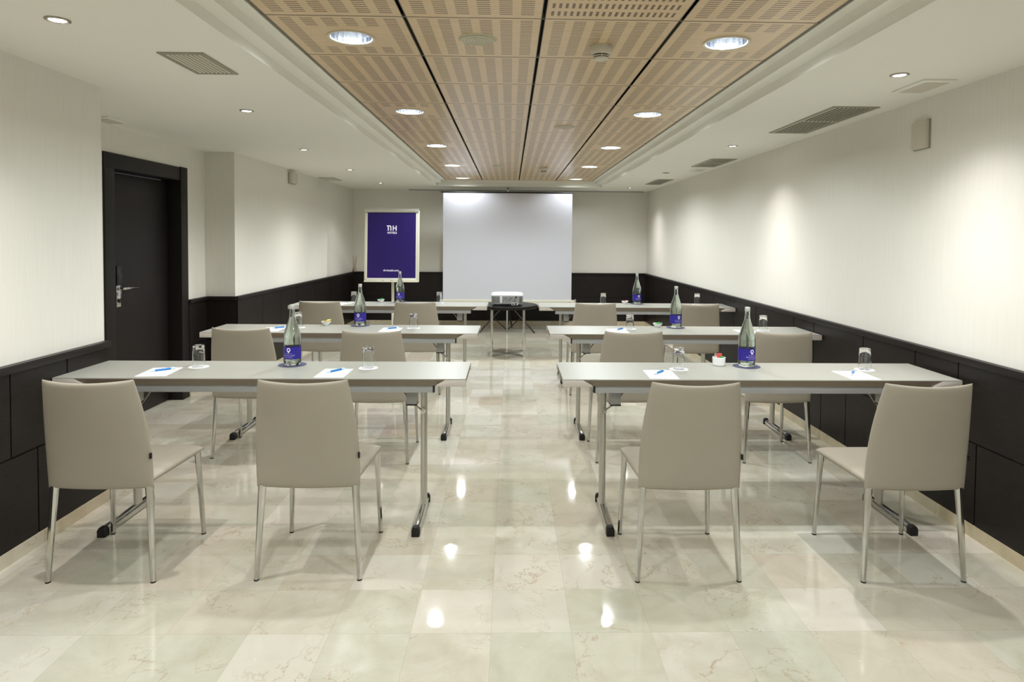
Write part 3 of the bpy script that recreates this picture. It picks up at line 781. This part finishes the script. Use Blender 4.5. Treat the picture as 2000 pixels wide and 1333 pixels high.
# ------------------------------------------------------------------ tripod screen
ps = empty('projection_screen', 'white pull-up projection screen on a black tripod at the far wall', 'projection screen', (-.042, 10.15, 0))
Z0, Z1, HW = .512, 2.175, 1.005
MB().box(-HW, HW, -.033, -.031, Z0, Z1).build('screen_cloth', 'screen', ps)
MB().tube([(-HW-.035, -.032, Z1+.01), (HW+.02, -.032, Z1+.01)], .012, 12).build('top_bar', 'black', ps, smooth='auto')
cs = MB().box(-HW-.03, HW+.05, -.075, -.01, Z0-.082, Z0-.0).build('housing', 'cream', ps, bevel=.012)
MB().box(-HW-.03, HW+.0, -.0775, -.0755, Z0-.03, Z0-.022).build('housing_strip', 'boxp', cs)
MB().box(HW+.05, HW+.072, -.07, -.012, Z0-.07, Z0+.01).build('housing_cap', 'vent', cs, bevel=.004)
MB().box(HW-.05, HW-.005, -.0772, -.0752, Z0-.072, Z0-.035).build('sticker', 'orange', cs)
MB().tube([(0, .01, .03), (0, .01, 2.235)], .014, 12).build('pole', 'alu', ps, smooth='auto')
MB().tube([(0, .01, 2.19), (0, .01, 2.262)], .011, 10).build('top_hook', 'black', ps, smooth='auto')
MB().tube([(0, .01, .42), (0, .01, .50)], .024, 12).build('collar', 'black', ps, smooth='auto')
for dx, dy in ((.43, -.19), (-.43, -.14), (.08, .46)):
    lg = MB().tube([(0+dx*.03, .01+dy*.03, .46), (dx*.5, .01+dy*.5, .235), (dx, .01+dy, .010)], .0115, 8).build('tripod_leg', 'black', ps, smooth='auto')
    MB().tube([(dx*.02, .01+dy*.02, .035), (dx*.5, .01+dy*.5, .235)], .0075, 8).build('brace', 'black', lg, smooth='auto')

# ------------------------------------------------------------------ flipchart
fc = empty('flipchart', 'white flipchart easel showing a purple printed sheet, standing left of the screen', 'flipchart', (-1.64, 9.0, 0))
tilt = empty('board', '', None, (0, 0, 0)); bpy.data.objects.remove(tilt)
RX = Matrix.Rotation(math.radians(-3), 4, 'X')
def tl(vs, dy=0): return [tuple((RX @ Vector((x, y, z)))+Vector((0, dy, .875))) for x, y, z in vs]
def tb(m): m.v = tl(m.v); return m
m = MB().box(-.365, .365, -.004, .018, 0, .985); tb(m).build('board', 'white', fc, bevel=.004)
m = MB()
m.box(-.378, -.345, -.012, .02, 0, .97).box(.345, .378, -.012, .02, 0, .97).box(-.378, .378, -.012, .02, -.018, .018)
tb(m).build('frame', 'cream', fc, bevel=.004)
m = MB().tube([(-.378, -.012, .972), (.368, -.012, .972)], .034, 16); tb(m).build('clamp_bar', 'alu', fc, smooth='auto')
m = MB().box(-.37, .37, -.055, -.012, -.022, -.012).box(-.37, .37, -.058, -.052, -.022, -.002); tray = tb(m).build('pen_tray', 'cream', fc)
m = MB().box(-.338, .330, -.0062, -.0046, .035, .952); sh = tb(m).build('printed_sheet', 'purple', fc)
def flat(vs, x0, z0): return tl([(x+x0, -.0070, y+z0) for x, y, *_ in vs])
# logo: n with a long serif, H, word below
def strokes(rects):
    m = MB()
    for r in rects: m.add(flat([(r[0], r[1]), (r[2], r[1]), (r[2], r[3]), (r[0], r[3])], 0, 0), [(0, 1, 2, 3)])
    return m
lx, lz = -.072, .690
m = strokes([(lx+.012, lz, lx+.0275, lz+.061), (lx-.002, lz+.061, lx+.0375, lz+.0745), (lx+.0475, lz, lx+.063, lz+.049),
             (lx+.080, lz, lx+.0945, lz+.071), (lx+.1205, lz, lx+.135, lz+.071), (lx+.0945, lz+.030, lx+.1205, lz+.043)])
n = 12; arc = []
for k in range(n+1):
    a = PI/2*k/n
    arc.append((lx+.0375+.0255*math.sin(a), lz+.049+.0255*math.cos(a))); arc.append((lx+.0375+.010*math.sin(a), lz+.049+.012*math.cos(a)))
m.add(flat(arc, 0, 0), [(2*k, 2*k+2, 2*k+3, 2*k+1) for k in range(n)])
m.build('logo', 'ink', sh)
vs, fs = text_verts('HOTELS', .036, .0012, 1.0, 'LEFT'); MB().add(flat(vs, lx+.008, lz-.040), fs).build('lettering', 'ink', sh)
vs, fs = text_verts('nh-hotels.com', .038, .0008, 1.0, 'LEFT'); MB().add(flat(vs, -.118, .128), fs).build('lettering', 'ink', sh)
MB().tube([(0.0, .09, .02), (0.0, .09, 1.45)], .020, 14).build('pole', 'cream', fc, smooth='auto')
MB().box(-.05, .05, .02, .08, .96, 1.0).box(-.05, .05, .04, .08, 1.34, 1.38).build('bracket', 'cream', fc)
MB().lathe([(0, .03), (.05, .03), (.06, .022), (.20, .012), (.21, 0), (0, 0)], 36, (0, .09, 0)).build('base_plate', 'cream', fc, smooth='auto')
for x, l_, mt, w_ in ((-.15, .11, 'dgrey', 'dark capped marker pen lying left on the flipchart tray'), (-.04, .12, 'white', 'white marker pen lying mid-way on the flipchart tray')):
    mk = empty('marker_pen', w_, 'marker', (-1.64+x, 8.964, .8715)); mk.name = 'marker_pen'
    MB().tube([(-l_/2, 0, 0), (l_*.2, 0, 0)], .007, 10).build('barrel', 'white', mk, smooth='auto')
    MB().tube([(l_*.2, 0, 0), (l_/2, 0, 0)], .0078, 10).build('cap', 'dgrey', mk, smooth='auto')

# reed diffuser on the panel cap in the far left corner
rd = empty('reed_diffuser', 'small reed diffuser on the dark ledge in the far left corner', 'reed diffuser', (XB+.040, YB-.040, .8897))
MB().lathe([(0, 0), (.026, 0), (.028, .01), (.026, .06), (.012, .075), (.012, .09), (0, .09)], 20).build('bottle', 'oil', rd, smooth='auto')
for a, b in ((-.04, .0), (.035, -.02), (.0, -.03), (.02, .02)):
    MB().tube([(0, 0, .03), (a, b, .26)], .0022, 6).build('reed', 'reed', rd)
